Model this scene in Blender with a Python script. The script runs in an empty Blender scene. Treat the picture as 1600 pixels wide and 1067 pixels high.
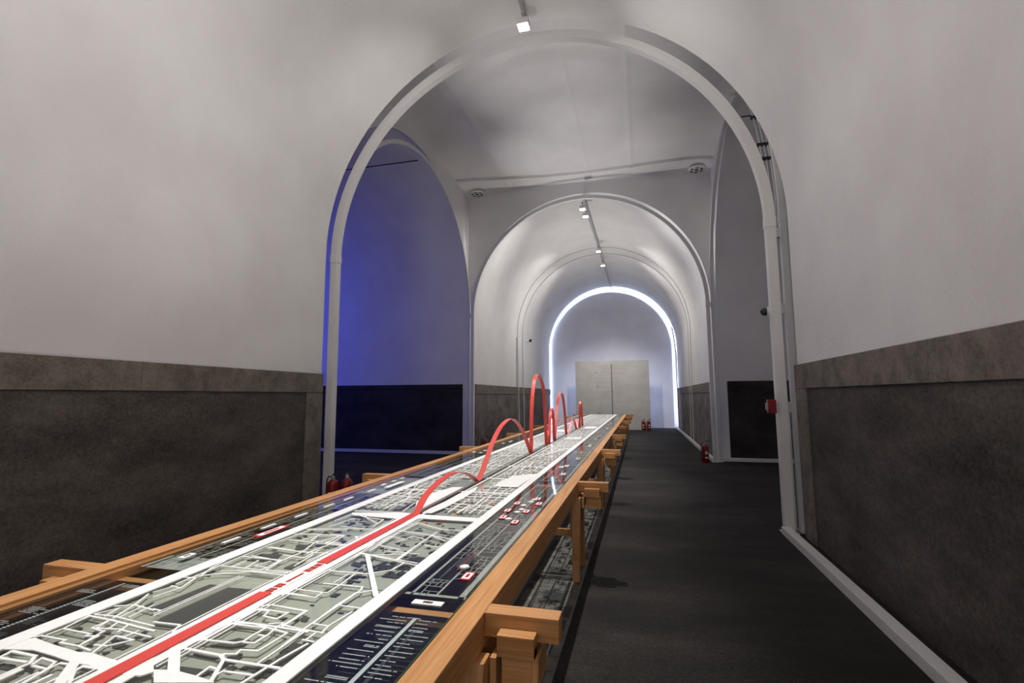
import bpy, bmesh, math, random
from mathutils import Vector, Matrix
random.seed(7)
S = bpy.context.scene
COL = S.collection
PI = math.pi

# ------------------------------------------------------------------ camera
YAW, PITCH, ROLL, FPX = 0.25226, 0.11007, -0.0053, 771.5
fw = Vector((-math.sin(YAW)*math.cos(PITCH), math.cos(YAW)*math.cos(PITCH), math.sin(PITCH)))
rt = Vector((math.cos(YAW), math.sin(YAW), 0))
up = rt.cross(fw)
r2 = rt*math.cos(ROLL) + up*math.sin(ROLL)
u2 = -rt*math.sin(ROLL) + up*math.cos(ROLL)
cd = bpy.data.cameras.new('camera')
cd.sensor_width = 36.0; cd.sensor_fit = 'HORIZONTAL'
cd.lens = FPX/1600*36.0
cd.clip_start = 0.02; cd.clip_end = 200
cam = bpy.data.objects.new('camera', cd); COL.objects.link(cam)
cam.matrix_world = Matrix(((r2.x,u2.x,-fw.x,0.0),(r2.y,u2.y,-fw.y,0.0),(r2.z,u2.z,-fw.z,1.5),(0,0,0,1)))
S.camera = cam

# ------------------------------------------------------------------ world, exposure
w = bpy.data.worlds.new('world'); S.world = w; w.use_nodes = True
w.node_tree.nodes['Background'].inputs[0].default_value = (0.5,0.5,0.55,1)
w.node_tree.nodes['Background'].inputs[1].default_value = 0.02
S.view_settings.view_transform = 'Standard'; S.view_settings.look = 'None'
S.view_settings.gamma = 1.0; S.view_settings.use_curve_mapping = False
S.view_settings.exposure = 0.0
S.cycles.max_bounces = 10; S.cycles.diffuse_bounces = 6; S.cycles.transparent_max_bounces = 24
S.cycles.sample_clamp_indirect = 4.0

SPOT_W = 540.0        # each table beam of the track heads
WASH_W = 240.0        # each wall-wash beam of the track heads
FLOOD_W = 210.0       # added fill flood, out of view in the near tunnel
BLUE_W = 150.0
LED_E = 10.0

# ------------------------------------------------------------------ materials
def nt(name):
    m = bpy.data.materials.new(name); m.use_nodes = True
    n = m.node_tree.nodes; return m, m.node_tree, n, n['Principled BSDF']
def noise_mat(name, c1, c2, scale=3.0, rough=0.8, bump=0.0, detail=6, stretch=(1,1,1), bscale=None, spec=0.3, contrast=(0.35,0.65), c3=None):
    m, t, n, b = nt(name)
    tc = n.new('ShaderNodeTexCoord'); mp = n.new('ShaderNodeMapping'); mp.inputs['Scale'].default_value = stretch
    t.links.new(tc.outputs['Object'], mp.inputs[0])
    nz = n.new('ShaderNodeTexNoise'); nz.inputs['Scale'].default_value = scale; nz.inputs['Detail'].default_value = detail
    t.links.new(mp.outputs[0], nz.inputs['Vector'])
    cr = n.new('ShaderNodeValToRGB')
    cr.color_ramp.elements[0].position = contrast[0]; cr.color_ramp.elements[1].position = contrast[1]
    cr.color_ramp.elements[0].color = (*c1,1); cr.color_ramp.elements[1].color = (*c2,1)
    t.links.new(nz.outputs['Fac'], cr.inputs[0])
    out = cr.outputs[0]
    if c3:
        n2 = n.new('ShaderNodeTexNoise'); n2.inputs['Scale'].default_value = scale*0.27; n2.inputs['Detail'].default_value = 4
        t.links.new(mp.outputs[0], n2.inputs['Vector'])
        r2_ = n.new('ShaderNodeValToRGB'); r2_.color_ramp.elements[0].position = .45; r2_.color_ramp.elements[1].position = .7
        t.links.new(n2.outputs['Fac'], r2_.inputs[0])
        mx = n.new('ShaderNodeMix'); mx.data_type = 'RGBA'
        t.links.new(r2_.outputs[0], mx.inputs[0]); t.links.new(out, mx.inputs[6]); mx.inputs[7].default_value = (*c3,1)
        out = mx.outputs[2]
    t.links.new(out, b.inputs['Base Color'])
    b.inputs['Roughness'].default_value = rough; b.inputs['Specular IOR Level'].default_value = spec
    if bump:
        bn = n.new('ShaderNodeBump'); bn.inputs['Strength'].default_value = bump; bn.inputs['Distance'].default_value = 0.02
        nb = n.new('ShaderNodeTexNoise'); nb.inputs['Scale'].default_value = bscale or scale*6; nb.inputs['Detail'].default_value = 8
        t.links.new(mp.outputs[0], nb.inputs['Vector']); t.links.new(nb.outputs['Fac'], bn.inputs['Height'])
        t.links.new(bn.outputs[0], b.inputs['Normal'])
    return m
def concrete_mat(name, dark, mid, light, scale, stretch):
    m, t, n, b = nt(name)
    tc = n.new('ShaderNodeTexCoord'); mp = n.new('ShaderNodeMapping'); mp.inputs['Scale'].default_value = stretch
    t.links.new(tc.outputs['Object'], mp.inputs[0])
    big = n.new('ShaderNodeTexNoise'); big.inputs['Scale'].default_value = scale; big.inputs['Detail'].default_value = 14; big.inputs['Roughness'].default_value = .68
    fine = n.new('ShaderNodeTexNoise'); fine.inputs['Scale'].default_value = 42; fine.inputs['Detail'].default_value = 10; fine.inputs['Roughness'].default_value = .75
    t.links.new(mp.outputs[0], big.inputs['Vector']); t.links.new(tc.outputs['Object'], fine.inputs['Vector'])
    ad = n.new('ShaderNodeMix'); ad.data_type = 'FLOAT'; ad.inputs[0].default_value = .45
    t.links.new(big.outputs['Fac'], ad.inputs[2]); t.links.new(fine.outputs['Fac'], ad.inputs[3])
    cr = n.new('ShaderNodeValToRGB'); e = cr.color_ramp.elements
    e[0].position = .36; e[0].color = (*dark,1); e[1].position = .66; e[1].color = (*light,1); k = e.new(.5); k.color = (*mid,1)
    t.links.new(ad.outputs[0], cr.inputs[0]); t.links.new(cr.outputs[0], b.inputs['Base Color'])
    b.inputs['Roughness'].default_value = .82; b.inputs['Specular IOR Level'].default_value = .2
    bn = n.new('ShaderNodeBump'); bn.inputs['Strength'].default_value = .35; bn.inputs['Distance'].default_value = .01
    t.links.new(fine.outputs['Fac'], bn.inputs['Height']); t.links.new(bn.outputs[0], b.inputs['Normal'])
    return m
def plain(name, c, rough=0.5, metal=0.0, spec=0.5, emit=None, es=0.0):
    m, t, n, b = nt(name)
    b.inputs['Roughness'].default_value = rough; b.inputs['Metallic'].default_value = metal
    b.inputs['Specular IOR Level'].default_value = spec
    tc = n.new('ShaderNodeTexCoord'); nz = n.new('ShaderNodeTexNoise'); nz.inputs['Scale'].default_value = 40
    t.links.new(tc.outputs['Object'], nz.inputs['Vector'])
    mx = n.new('ShaderNodeMix'); mx.data_type = 'RGBA'
    mx.inputs[6].default_value = (*[v*0.93 for v in c],1); mx.inputs[7].default_value = (*[min(1,v*1.06) for v in c],1)
    t.links.new(nz.outputs['Fac'], mx.inputs[0]); t.links.new(mx.outputs[2], b.inputs['Base Color'])
    if emit:
        b.inputs['Emission Color'].default_value = (*emit,1); b.inputs['Emission Strength'].default_value = es
    return m
def wood_mat(name, axis):
    m, t, n, b = nt(name)
    tc = n.new('ShaderNodeTexCoord'); mp = n.new('ShaderNodeMapping')
    sc = [22,22,22]; sc[axis] = 0.7; mp.inputs['Scale'].default_value = sc
    t.links.new(tc.outputs['Object'], mp.inputs[0])
    nz = n.new('ShaderNodeTexNoise'); nz.inputs['Scale'].default_value = 3.2; nz.inputs['Detail'].default_value = 8; nz.inputs['Distortion'].default_value = 0.8
    t.links.new(mp.outputs[0], nz.inputs['Vector'])
    cr = n.new('ShaderNodeValToRGB'); e = cr.color_ramp.elements
    e[0].position = .28; e[0].color = (.37,.165,.052,1); e[1].position = .72; e[1].color = (.58,.305,.128,1)
    k = e.new(.5); k.color = (.48,.238,.090,1)
    t.links.new(nz.outputs['Fac'], cr.inputs[0]); t.links.new(cr.outputs[0], b.inputs['Base Color'])
    b.inputs['Roughness'].default_value = .5; b.inputs['Specular IOR Level'].default_value = .35
    bn = n.new('ShaderNodeBump'); bn.inputs['Strength'].default_value = .12; bn.inputs['Distance'].default_value = .004
    t.links.new(nz.outputs['Fac'], bn.inputs['Height']); t.links.new(bn.outputs[0], b.inputs['Normal'])
    return m
def sheet_mat(name, tint, opac, col, rough=0.03, gloss=1.0):
    """thin clear or tinted sheet: see-through, with a Fresnel reflection"""
    m = bpy.data.materials.new(name); m.use_nodes = True; t = m.node_tree; n = t.nodes; n.clear()
    out = n.new('ShaderNodeOutputMaterial'); tr = n.new('ShaderNodeBsdfTransparent'); tr.inputs[0].default_value = (*tint,1)
    df = n.new('ShaderNodeBsdfDiffuse'); df.inputs[0].default_value = (*col,1)
    m1 = n.new('ShaderNodeMixShader'); m1.inputs[0].default_value = opac
    gl = n.new('ShaderNodeBsdfGlossy'); gl.inputs['Roughness'].default_value = rough; gl.inputs[0].default_value = (gloss,gloss,gloss,1)
    fr = n.new('ShaderNodeFresnel'); fr.inputs[0].default_value = 1.5
    m2 = n.new('ShaderNodeMixShader')
    t.links.new(tr.outputs[0], m1.inputs[1]); t.links.new(df.outputs[0], m1.inputs[2])
    t.links.new(fr.outputs[0], m2.inputs[0]); t.links.new(m1.outputs[0], m2.inputs[1]); t.links.new(gl.outputs[0], m2.inputs[2])
    t.links.new(m2.outputs[0], out.inputs[0]); return m
def emis(name, c, s):
    m = bpy.data.materials.new(name); m.use_nodes = True; t = m.node_tree; n = t.nodes; n.clear()
    o = n.new('ShaderNodeOutputMaterial'); e = n.new('ShaderNodeEmission'); e.inputs[0].default_value = (*c,1); e.inputs[1].default_value = s
    t.links.new(e.outputs[0], o.inputs[0]); return m

PLASTER = noise_mat('white_plaster', (.69,.67,.665), (.75,.735,.725), 1.2, .9, .25, bscale=28, spec=.15)
CONC = concrete_mat('dark_concrete', (.026,.0225,.0195), (.085,.073,.064), (.175,.152,.134), 1.6, (1,.55,1.2))
CONC_LIT = concrete_mat('lit_concrete', (.055,.048,.043), (.16,.14,.128), (.28,.25,.23), 2.2, (1,.7,1.0))  # far-tunnel copy of the dado concrete, stronger light put into its colour
CONC_SHADE = concrete_mat('shaded_concrete', (.012,.0105,.0095), (.034,.030,.027), (.065,.058,.052), 2.0, (.6,1,1.1))  # side-passage copy of the dado concrete, dimness there put into its colour
CAPC = concrete_mat('concrete_border', (.085,.073,.061), (.17,.147,.125), (.27,.235,.20), 5.0, (1,1,1))
FLOORM = concrete_mat('dark_floor', (.0060,.0052,.0046), (.019,.0168,.015), (.055,.050,.046), .9, (.55,1.3,1))
STEEL = plain('white_painted_steel', (.66,.65,.64), .42, spec=.4)
OAK_Y = wood_mat('oak_along', 1); OAK_X = wood_mat('oak_across', 0); OAK_Z = wood_mat('oak_upright', 2)
GLASS = sheet_mat('clear_glass', (.93,.96,.945), 0.0, (.5,.5,.5))
GEDGE = plain('green_glass_edge', (.015,.06,.035), .2)
FILM = sheet_mat('dark_printed_film', (.30,.27,.25), .72, (.012,.013,.018))
TEXT = sheet_mat('pale_printed_text', (1,1,1), .55, (.62,.68,.68), rough=.5)
TEAL = sheet_mat('pale_teal_print', (1,1,1), .45, (.30,.42,.42), rough=.5)
GREYP = plain('grey_green_board', (.36,.37,.315), .7, spec=.2)
DARKP = plain('dark_print', (.045,.048,.045), .6, spec=.25)
LINEP = plain('pale_grey_print', (.36,.38,.35), .7, spec=.2)
WHITE = plain('white_acrylic', (.83,.83,.82), .35, spec=.4)
RED = plain('red_lacquer', (.62,.06,.048), .35, spec=.45)
TAGRED = plain('tag_red', (.50,.02,.03), .5)
TAGW = plain('tag_white', (.80,.78,.77), .6)
TAGK = plain('tag_ink', (.12,.08,.08), .6)
EXTR = plain('extinguisher_red', (.22,.010,.010), .35)
BLACK = plain('black_plastic', (.012,.012,.013), .45)
ALUM = plain('grey_aluminium', (.30,.30,.31), .4, .3)
GALV = plain('grey_conduit', (.42,.42,.43), .45, .2)
BOARD = noise_mat('board_paint', (.50,.485,.465), (.56,.545,.525), 2.5, .85, .1, bscale=30, spec=.2)
INK = plain('board_ink', (.06,.055,.055), .7)
INKF = plain('faint_ink', (.36,.34,.33), .8)
PATTERNG = noise_mat('grey_floor_pattern', (.10,.095,.086), (.18,.172,.158), 9, .6)
PATTERNL = plain('pale_floor_pattern', (.34,.335,.31), .6)
LENS = emis('lit_lens', (1,.97,.93), 30)
BACKL = emis('backlight', (.50,.60,1.0), 30)
LED = emis('led_strip', (.58,.70,1.0), LED_E)
BLUEE = emis('blue_panel', (.05,.09,1.0), 6)

# ------------------------------------------------------------------ mesh helpers
class MB:
    def __init__(s): s.v = []; s.f = []
    def add(s, vs, fs):
        o = len(s.v); s.v += [tuple(p) for p in vs]; s.f += [tuple(i+o for i in f) for f in fs]; return s
    def box(s, x0, x1, y0, y1, z0, z1):
        return s.add([(x0,y0,z0),(x1,y0,z0),(x1,y1,z0),(x0,y1,z0),(x0,y0,z1),(x1,y0,z1),(x1,y1,z1),(x0,y1,z1)],
            [(0,3,2,1),(4,5,6,7),(0,1,5,4),(1,2,6,5),(2,3,7,6),(3,0,4,7)])
    def prism(s, poly, z0, z1):
        a = sum(poly[i][0]*poly[(i+1)%len(poly)][1]-poly[(i+1)%len(poly)][0]*poly[i][1] for i in range(len(poly)))
        if a < 0: poly = poly[::-1]
        n = len(poly)
        vs = [(x,y,z0) for x,y in poly] + [(x,y,z1) for x,y in poly]
        fs = [tuple(range(n-1,-1,-1)), tuple(range(n,2*n))] + [(i,(i+1)%n,n+(i+1)%n,n+i) for i in range(n)]
        return s.add(vs, fs)
    def seg(s, a, b, wd, z0, z1, ext=0.0):
        dx, dy = b[0]-a[0], b[1]-a[1]; l = math.hypot(dx,dy) or 1e-6; dx /= l; dy /= l
        a = (a[0]-dx*ext, a[1]-dy*ext); b = (b[0]+dx*ext, b[1]+dy*ext); nx, ny = -dy*wd/2, dx*wd/2
        return s.prism([(a[0]-nx,a[1]-ny),(b[0]-nx,b[1]-ny),(b[0]+nx,b[1]+ny),(a[0]+nx,a[1]+ny)], z0, z1)
    def sweep(s, path, prof, side, closed=False, cap=True):
        """sweep a 2D profile [(a,b)] along a 3D path; a runs along the fixed vector `side`, b along tangent x side"""
        P = [Vector(p) for p in path]; side = Vector(side).normalized(); n = len(P); k = len(prof); rings = []
        for i in range(n):
            if closed: t = (P[(i+1)%n]-P[i-1])
            else: t = (P[min(i+1,n-1)]-P[max(i-1,0)])
            t.normalize(); c = t.cross(side)
            if c.length < 1e-6: c = Vector((0,0,1))
            c.normalize()
            rings.append([P[i]+side*a+c*b for a,b in prof])
        vs = [p for r in rings for p in r]; fs = []
        m = n if closed else n-1
        for i in range(m):
            j = (i+1)%n
            for q in range(k):
                p = (q+1)%k; fs.append((i*k+q, i*k+p, j*k+p, j*k+q))
        if cap and not closed:
            fs.append(tuple(range(k-1,-1,-1))); fs.append(tuple((n-1)*k+q for q in range(k)))
        return s.add(vs, fs)
    def tube(s, path, r, seg=8):
        P = [Vector(p) for p in path]; n = len(P); vs = []; fs = []; prev = None
        for i in range(n):
            t = (P[min(i+1,n-1)]-P[max(i-1,0)]).normalized()
            if prev is None:
                a = Vector((0,0,1)) if abs(t.z) < .9 else Vector((1,0,0)); u = t.cross(a).normalized()
            else: u = (prev - t*prev.dot(t)).normalized()
            prev = u; v = t.cross(u)
            vs += [P[i]+(u*math.cos(2*PI*q/seg)+v*math.sin(2*PI*q/seg))*r for q in range(seg)]
        for i in range(n-1):
            for q in range(seg):
                p = (q+1)%seg; fs.append((i*seg+q, i*seg+p, (i+1)*seg+p, (i+1)*seg+q))
        fs.append(tuple(range(seg-1,-1,-1))); fs.append(tuple((n-1)*seg+q for q in range(seg)))
        return s.add(vs, fs)
    def lathe(s, prof, c=(0,0,0), seg=20):
        vs = []; fs = []; n = len(prof)
        for r, z in prof:
            vs += [(c[0]+r*math.cos(2*PI*q/seg), c[1]+r*math.sin(2*PI*q/seg), c[2]+z) for q in range(seg)]
        for i in range(n-1):
            for q in range(seg):
                p = (q+1)%seg; fs.append((i*seg+q, i*seg+p, (i+1)*seg+p, (i+1)*seg+q))
        fs.append(tuple(range(seg-1,-1,-1))); fs.append(tuple((n-1)*seg+q for q in range(seg)))
        return s.add(vs, fs)
    def build(s, name, mat, parent=None, smooth=False, bevel=0.0, kind=None, angle=40):
        me = bpy.data.meshes.new(name); me.from_pydata(s.v, [], s.f); me.validate()
        bm = bmesh.new(); bm.from_mesh(me); bmesh.ops.recalc_face_normals(bm, faces=bm.faces); bm.to_mesh(me); bm.free()
        me.materials.append(mat)
        o = bpy.data.objects.new(name, me); COL.objects.link(o)
        if parent is not None: o.parent = parent
        if smooth:
            for p in me.polygons: p.use_smooth = True
            try: me.set_sharp_from_angle(angle=math.radians(angle))
            except Exception: pass
        if bevel:
            b = o.modifiers.new('bevel', 'BEVEL'); b.width = bevel; b.segments = 2; b.limit_method = 'ANGLE'
        if kind: o['kind'] = kind
        return o
def tag(o, label, cat, group=None):
    o['label'] = label; o['category'] = cat
    if group: o['group'] = group
    return o
def empty(name, loc, label, cat, group=None, rz=0.0):
    o = bpy.data.objects.new(name, None); COL.objects.link(o); o.location = loc; o.rotation_euler = (0,0,rz)
    o.empty_display_size = .1
    return tag(o, label, cat, group)
def struct(o): o['kind'] = 'structure'; return o
def copy_tree(o, parent=None):
    c = o.copy(); COL.objects.link(c); c.parent = parent
    for ch in list(o.children): copy_tree(ch, c)
    return c
def arc(cx, cz, r, a0, a1, n):
    return [(cx+r*math.cos(a0+(a1-a0)*i/n), cz+r*math.sin(a0+(a1-a0)*i/n)) for i in range(n+1)]

# ------------------------------------------------------------------ the building
# tunnels run along Y; crossing between Y0 and Y1, side passages along X
YA, YB = 5.92, 12.45                 # near and far wall of the crossing
AX, AR, AZ = -1.31, 2.99, 3.52       # near tunnel: axis x, radius, springing height
CX, CR_, CZ = -1.29, 2.99, 3.76      # far tunnel
PY, PR, PZ = 9.235, 3.215, 3.62         # side passages: axis y
YEND, YBACK = 24.35, -7.0
XL, XR = -4.42, 1.82                 # spandrel walls of the crossing
PXL, PXR = -15.0, 9.0

def arch_wall(name, plane, pos, th, u0, u1, zt, holes, n=48, parent=None):
    """wall of thickness th with round-headed openings; plane 'y' (u = x) or 'x' (u = y)"""
    uc, r, zs = holes
    mb = MB()
    prof = [(uc-r,0.0)] + [(p[0],p[1]) for p in arc(uc, zs, r, PI, 0, n)] + [(uc+r,0.0)]
    def W(u, d, z): return (u, pos+d, z) if plane == 'y' else (pos+d, u, z)
    def quad(ps, d): mb.add([W(p[0],d,p[1]) for p in ps], [tuple(range(len(ps)))])
    for d in (0.0, th):
        quad([(u0,0),(uc-r,0),(uc-r,zs),(uc-r,zt),(u0,zt)], d)
        quad([(uc+r,0),(u1,0),(u1,zt),(uc+r,zt),(uc+r,zs)], d)
        for i in range(1, len(prof)-2):
            a, b = prof[i], prof[i+1]
            quad([a,b,(b[0],zt),(a[0],zt)], d)
    for i in range(len(prof)-1):
        a, b = prof[i], prof[i+1]
        mb.add([W(a[0],0,a[1]),W(b[0],0,b[1]),W(b[0],th,b[1]),W(a[0],th,a[1])], [(0,1,2,3)])
    me = mb.build(name, PLASTER, parent)
    bm = bmesh.new(); bm.from_mesh(me.data); bmesh.ops.remove_doubles(bm, verts=bm.verts, dist=1e-4)
    bmesh.ops.recalc_face_normals(bm, faces=bm.faces); bm.to_mesh(me.data); bm.free()
    return struct(me)

def vault(name, axis, c, r, zs, a, b, n=64, m=1):
    mb = MB(); pts = arc(c, zs, r, 0, PI, n)
    for k in range(m+1):
        t = a+(b-a)*k/m
        mb.v += [((p[0],t,p[1]) if axis == 'y' else (t,p[0],p[1])) for p in pts]
    for k in range(m):
        for i in range(n): mb.f.append((k*(n+1)+i, k*(n+1)+i+1, (k+1)*(n+1)+i+1, (k+1)*(n+1)+i))
    return struct(mb.build(name, PLASTER, None, smooth=True, angle=60))

struct(MB().box(PXL, PXR, YBACK, YEND+.4, -.12, 0.0).build('floor', FLOORM))
# near tunnel
struct(MB().box(AX-AR-.25, AX-AR, YBACK, YA, 0, AZ).build('wall_left', PLASTER))
struct(MB().box(AX+AR, AX+AR+.25, YBACK, YA, 0, AZ).build('wall_right', PLASTER))
vault('ceiling', 'y', AX, AR, AZ, YBACK, YA)
struct(MB().box(AX-AR-.3, AX+AR+.3, YBACK-.2, YBACK, 0, AZ+AR+.2).build('wall_back', PLASTER))
arch_wall('wall_near', 'y', YA, .10, PXL, PXR, 7.6, (AX, AR, AZ))
# crossing: back wall, spandrel walls with side arches, shallow ceiling
arch_wall('wall_far', 'y', YB, .12, PXL, PXR, 7.6, (CX, CR_, CZ))
arch_wall('wall_passage_left', 'x', XL-.14, .14, YA+.1, YB, 7.6, (PY, PR-.012, PZ))
arch_wall('wall_passage_right', 'x', XR, .14, YA+.1, YB, 7.6, (PY, PR-.012, PZ))
mb = MB(); N = 36; NU = 260
for i in range(NU+1):
    for j in range(N+1):
        u = -1+2*i/NU; v = -1+2*j/N
        z = 7.22 - .13*abs(v)**2.2 - .05*abs(v)**8 - .10*abs(u)**3 - .06*abs(u)**10
        for q in (-.62,-.28,.06,.40):      # shallow grooves shaped to stand in for streaks of reflected light
            z -= .016*math.exp(-((u-q)/.018)**2)*max(0,1-abs(v)**10)
        mb.v.append((XL+(XR-XL)*i/NU, YA+.1+(YB-YA-.1)*j/N, z))
for i in range(NU):
    for j in range(N): mb.f.append((i*(N+1)+j,(i+1)*(N+1)+j,(i+1)*(N+1)+j+1,i*(N+1)+j+1))
struct(mb.build('ceiling', PLASTER, None, smooth=True, angle=60))
# side passages
vault('ceiling', 'x', PY, PR, PZ, PXL, XL-.14)
vault('ceiling', 'x', PY, PR, PZ, XR+.14, PXR)
struct(MB().box(PXL-.2, PXL, YA, YB+.1, 0, 7.2).build('wall_end_left', PLASTER))
struct(MB().box(PXR, PXR+.2, YA, YB+.1, 0, 7.2).build('wall_end_right', PLASTER))
# far tunnel
struct(MB().box(CX-CR_-.25, CX-CR_, YB+.12, YEND, 0, CZ).build('wall_left', PLASTER))
struct(MB().box(CX+CR_, CX+CR_+.25, YB+.12, YEND, 0, CZ).build('wall_right', PLASTER))
vault('ceiling', 'y', CX, CR_, CZ, YB+.12, YEND)
struct(MB().box(CX-CR_-.3, CX+CR_+.3, YEND, YEND+.2, 0, CZ+CR_+.2).build('wall_end', PLASTER))

# dark concrete dado: field, proud cap band, proud border at the corner
DT = 1.82
def dado(name, axis, pos, sgn, a, b, border=None, n=0, capw=.26, mat=None):
    """pos = wall plane, sgn = side it stands proud to, a..b along the wall"""
    def bx(d0, d1, l0, l1, z0, z1):
        p0, p1 = sorted((pos+sgn*d0, pos+sgn*d1)); m_ = MB()
        return m_.box(p0,p1,l0,l1,z0,z1) if axis == 'y' else m_.box(l0,l1,p0,p1,z0,z1)
    o = struct(bx(0,.022, a, b, .0, DT-capw).build(name, mat or CONC))
    segs = max(1, n); L = (b-a)/segs
    for k in range(segs):
        bx(0,.042, a+k*L+(.002 if k else 0), a+(k+1)*L, DT-capw+.003, DT).build('dado_cap', CONC_SHADE if mat is CONC_SHADE else CAPC, o, bevel=.006)
    if border == 'hi': bx(.022,.042, b-.34, b, 0, DT-capw).build('dado_border', CAPC, o, bevel=.006)
    if border == 'lo': bx(.022,.042, a, a+.34, 0, DT-capw).build('dado_border', CAPC, o, bevel=.006)
    return o
dado('trim_1', 'y', AX-AR, 1, YBACK+.02, YA+.09, 'hi', 5)
dado('trim_2', 'y', AX+AR, -1, YBACK+.02, YA+.09, 'hi', 5)
dado('trim_3', 'y', CX-CR_, 1, YB+.14, YEND-.35, None, 4, mat=CONC_LIT)
dado('trim_4', 'y', CX+CR_, -1, YB+.14, YEND-.35, None, 4, mat=CONC_LIT)
dado('trim_5', 'x', YB, -1, PXL+.02, XL-.15, None, 4, .12, mat=CONC_SHADE)
dado('trim_6', 'x', YB, -1, XR+.15, PXR-.02, None, 3, .12, mat=CONC_SHADE)
dado('trim_7', 'x', YA+.1, 1, PXL+.02, XL-.15, None, 4, .12, mat=CONC_SHADE)
dado('trim_8', 'x', YA+.1, 1, XR+.15, PXR-.02, None, 3, .12, mat=CONC_SHADE)

# white steel channels lying on the floor along the walls
def channel(name, x0, x1, y0, y1):
    m_ = MB()
    m_.box(x0,x1,y0,y1,0,.075)
    return struct(m_.build(name, STEEL, None, bevel=.003))
channel('baseboard_right', 1.44, 1.53, YBACK+.05, 6.12)
channel('baseboard_left', -4.17, -4.08, YBACK+.05, 6.12)
channel('baseboard_right', 1.52, 1.60, 12.22, YEND-.3)
channel('baseboard_left', -4.18, -4.10, 12.22, YEND-.3)
channel('baseboard_far', PXL+.1, -4.25, YB-.16, YB-.08)
channel('baseboard_far', 1.64, PXR-.1, YB-.16, YB-.08)
channel('baseboard_near', 1.64, PXR-.1, 6.16, 6.24)
channel('baseboard_near', PXL+.1, -4.25, 6.16, 6.24)

# ------------------------------------------------------------------ white steel arch frames
def arch_frame(name, plane, pos, uc, r, zs, wd, dp, label, n=56, coupler=True):
    def W(u, z): return (u, pos, z) if plane == 'y' else (pos, u, z)
    side = (0,1,0) if plane == 'y' else (1,0,0)
    root = empty(name, W(uc, 0), label, 'arch frame', 'white steel arch frames')
    inv = Matrix.Translation(-root.location)
    def mk(m_, nm, mat, **k):
        m_.v = [tuple(inv @ Vector(p)) for p in m_.v]; return m_.build(nm, mat, root, **k)
    prof = [(-dp/2,-wd/2),(dp/2,-wd/2),(dp/2,wd/2),(-dp/2,wd/2)]
    mk(MB().sweep([W(p[0],p[1]) for p in arc(uc,zs,r,0,PI,n)], prof, side), 'arch_bar', STEEL, smooth=True, angle=35)
    for s in (-1,1):
        mk(MB().sweep([W(uc+s*r,0.012),W(uc+s*r,zs)], prof, side), 'post', STEEL, bevel=.003)
        q = .5*(wd+.018); e = .5*(dp+.018)
        m_ = MB()
        if plane == 'y': m_.box(uc+s*r-q,uc+s*r+q,pos-e,pos+e,zs-.07,zs+.05)
        else: m_.box(pos-e,pos+e,uc+s*r-q,uc+s*r+q,zs-.07,zs+.05)
        mk(m_, 'coupler', STEEL, bevel=.012)
        m_ = MB()
        if plane == 'y': m_.box(uc+s*r-q-.02,uc+s*r+q+.02,pos-e-.02,pos+e+.02,0,.012)
        else: m_.box(pos-e-.02,pos+e+.02,uc+s*r-q-.02,uc+s*r+q+.02,0,.012)
        mk(m_, 'foot_plate', STEEL)
    return root
arch_frame('steel_arch_frame', 'y', 6.17, -1.355, 2.885, 3.50, .105, .11, 'large white steel arch frame nearest the camera, spanning the tunnel mouth')
arch_frame('steel_arch_frame', 'y', 12.15, -1.30, 2.89, 3.62, .085, .09, 'white steel arch frame before the far tunnel, behind the big near arch')
arch_frame('steel_arch_frame', 'x', -4.31, 9.25, 2.95, 3.60, .075, .07, 'white steel arch frame edging the blue-lit passage on the left')
arch_frame('steel_arch_frame', 'x', 1.70, 9.25, 2.95, 3.60, .075, .07, 'white steel arch frame with cables edging the dark right passage')
# thin ribs on the far vault
for y, lab in ((17.35,'thin white rib arch on the far vault, the nearer of two'), (18.15,'thin white rib arch on the far vault, the further of two')):
    o = MB().sweep([(CX+2.93,y,0.0)]+[(p[0],y,p[1]) for p in arc(CX,CZ,2.972,0,PI,56)]+[(CX-2.93,y,0.0)], [(-.02,-.015),(.02,-.015),(.02,.015),(-.02,.015)], (0,1,0)).build('rib_arch', STEEL, None, smooth=True, angle=35)
    tag(o, lab, 'rib arch', 'rib arches')

# ------------------------------------------------------------------ display table
TZ = .76
XR0, XR1 = -.640, -.545              # right rail
XL0, XL1 = -2.360, -2.265            # left rail
TY0, TY1 = -.98, 20.0
BEAMS = [-.92, 1.752, 4.40, 7.05, 9.72, 12.37, 15.02, 17.67, 19.95]
table = empty('exhibition_table', (-1.45, 9.5, 0), 'very long oak trestle table with glass top carrying the city map', 'table')
TI = Vector((1.45,-9.5,0))
def tb(m_, nm, mat, parent=None, **k):
    m_.v = [(p[0]+TI.x, p[1]+TI.y, p[2]) for p in m_.v]; return m_.build(nm, mat, parent or table, **k)
for x0, x1 in ((XR0,XR1),(XL0,XL1)):
    r = tb(MB().box(x0,x1,TY0,TY1,TZ-.115,TZ), 'rail', OAK_Y, bevel=.003)
    for k in range(len(BEAMS)):    # inner glazing lip under the glass
        pass
tb(MB().box(XR0-.016,XR0-.001,TY0,TY1,TZ-.05,TZ-.012), 'glazing_lip', OAK_Y)
tb(MB().box(XL1+.001,XL1+.034,TY0,TY1,TZ-.05,TZ-.012), 'glazing_lip', OAK_Y)
tb(MB().box(XL1,XR0,TY1-.03,TY1,TZ-.10,TZ-.012), 'end_board', OAK_X)
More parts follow.
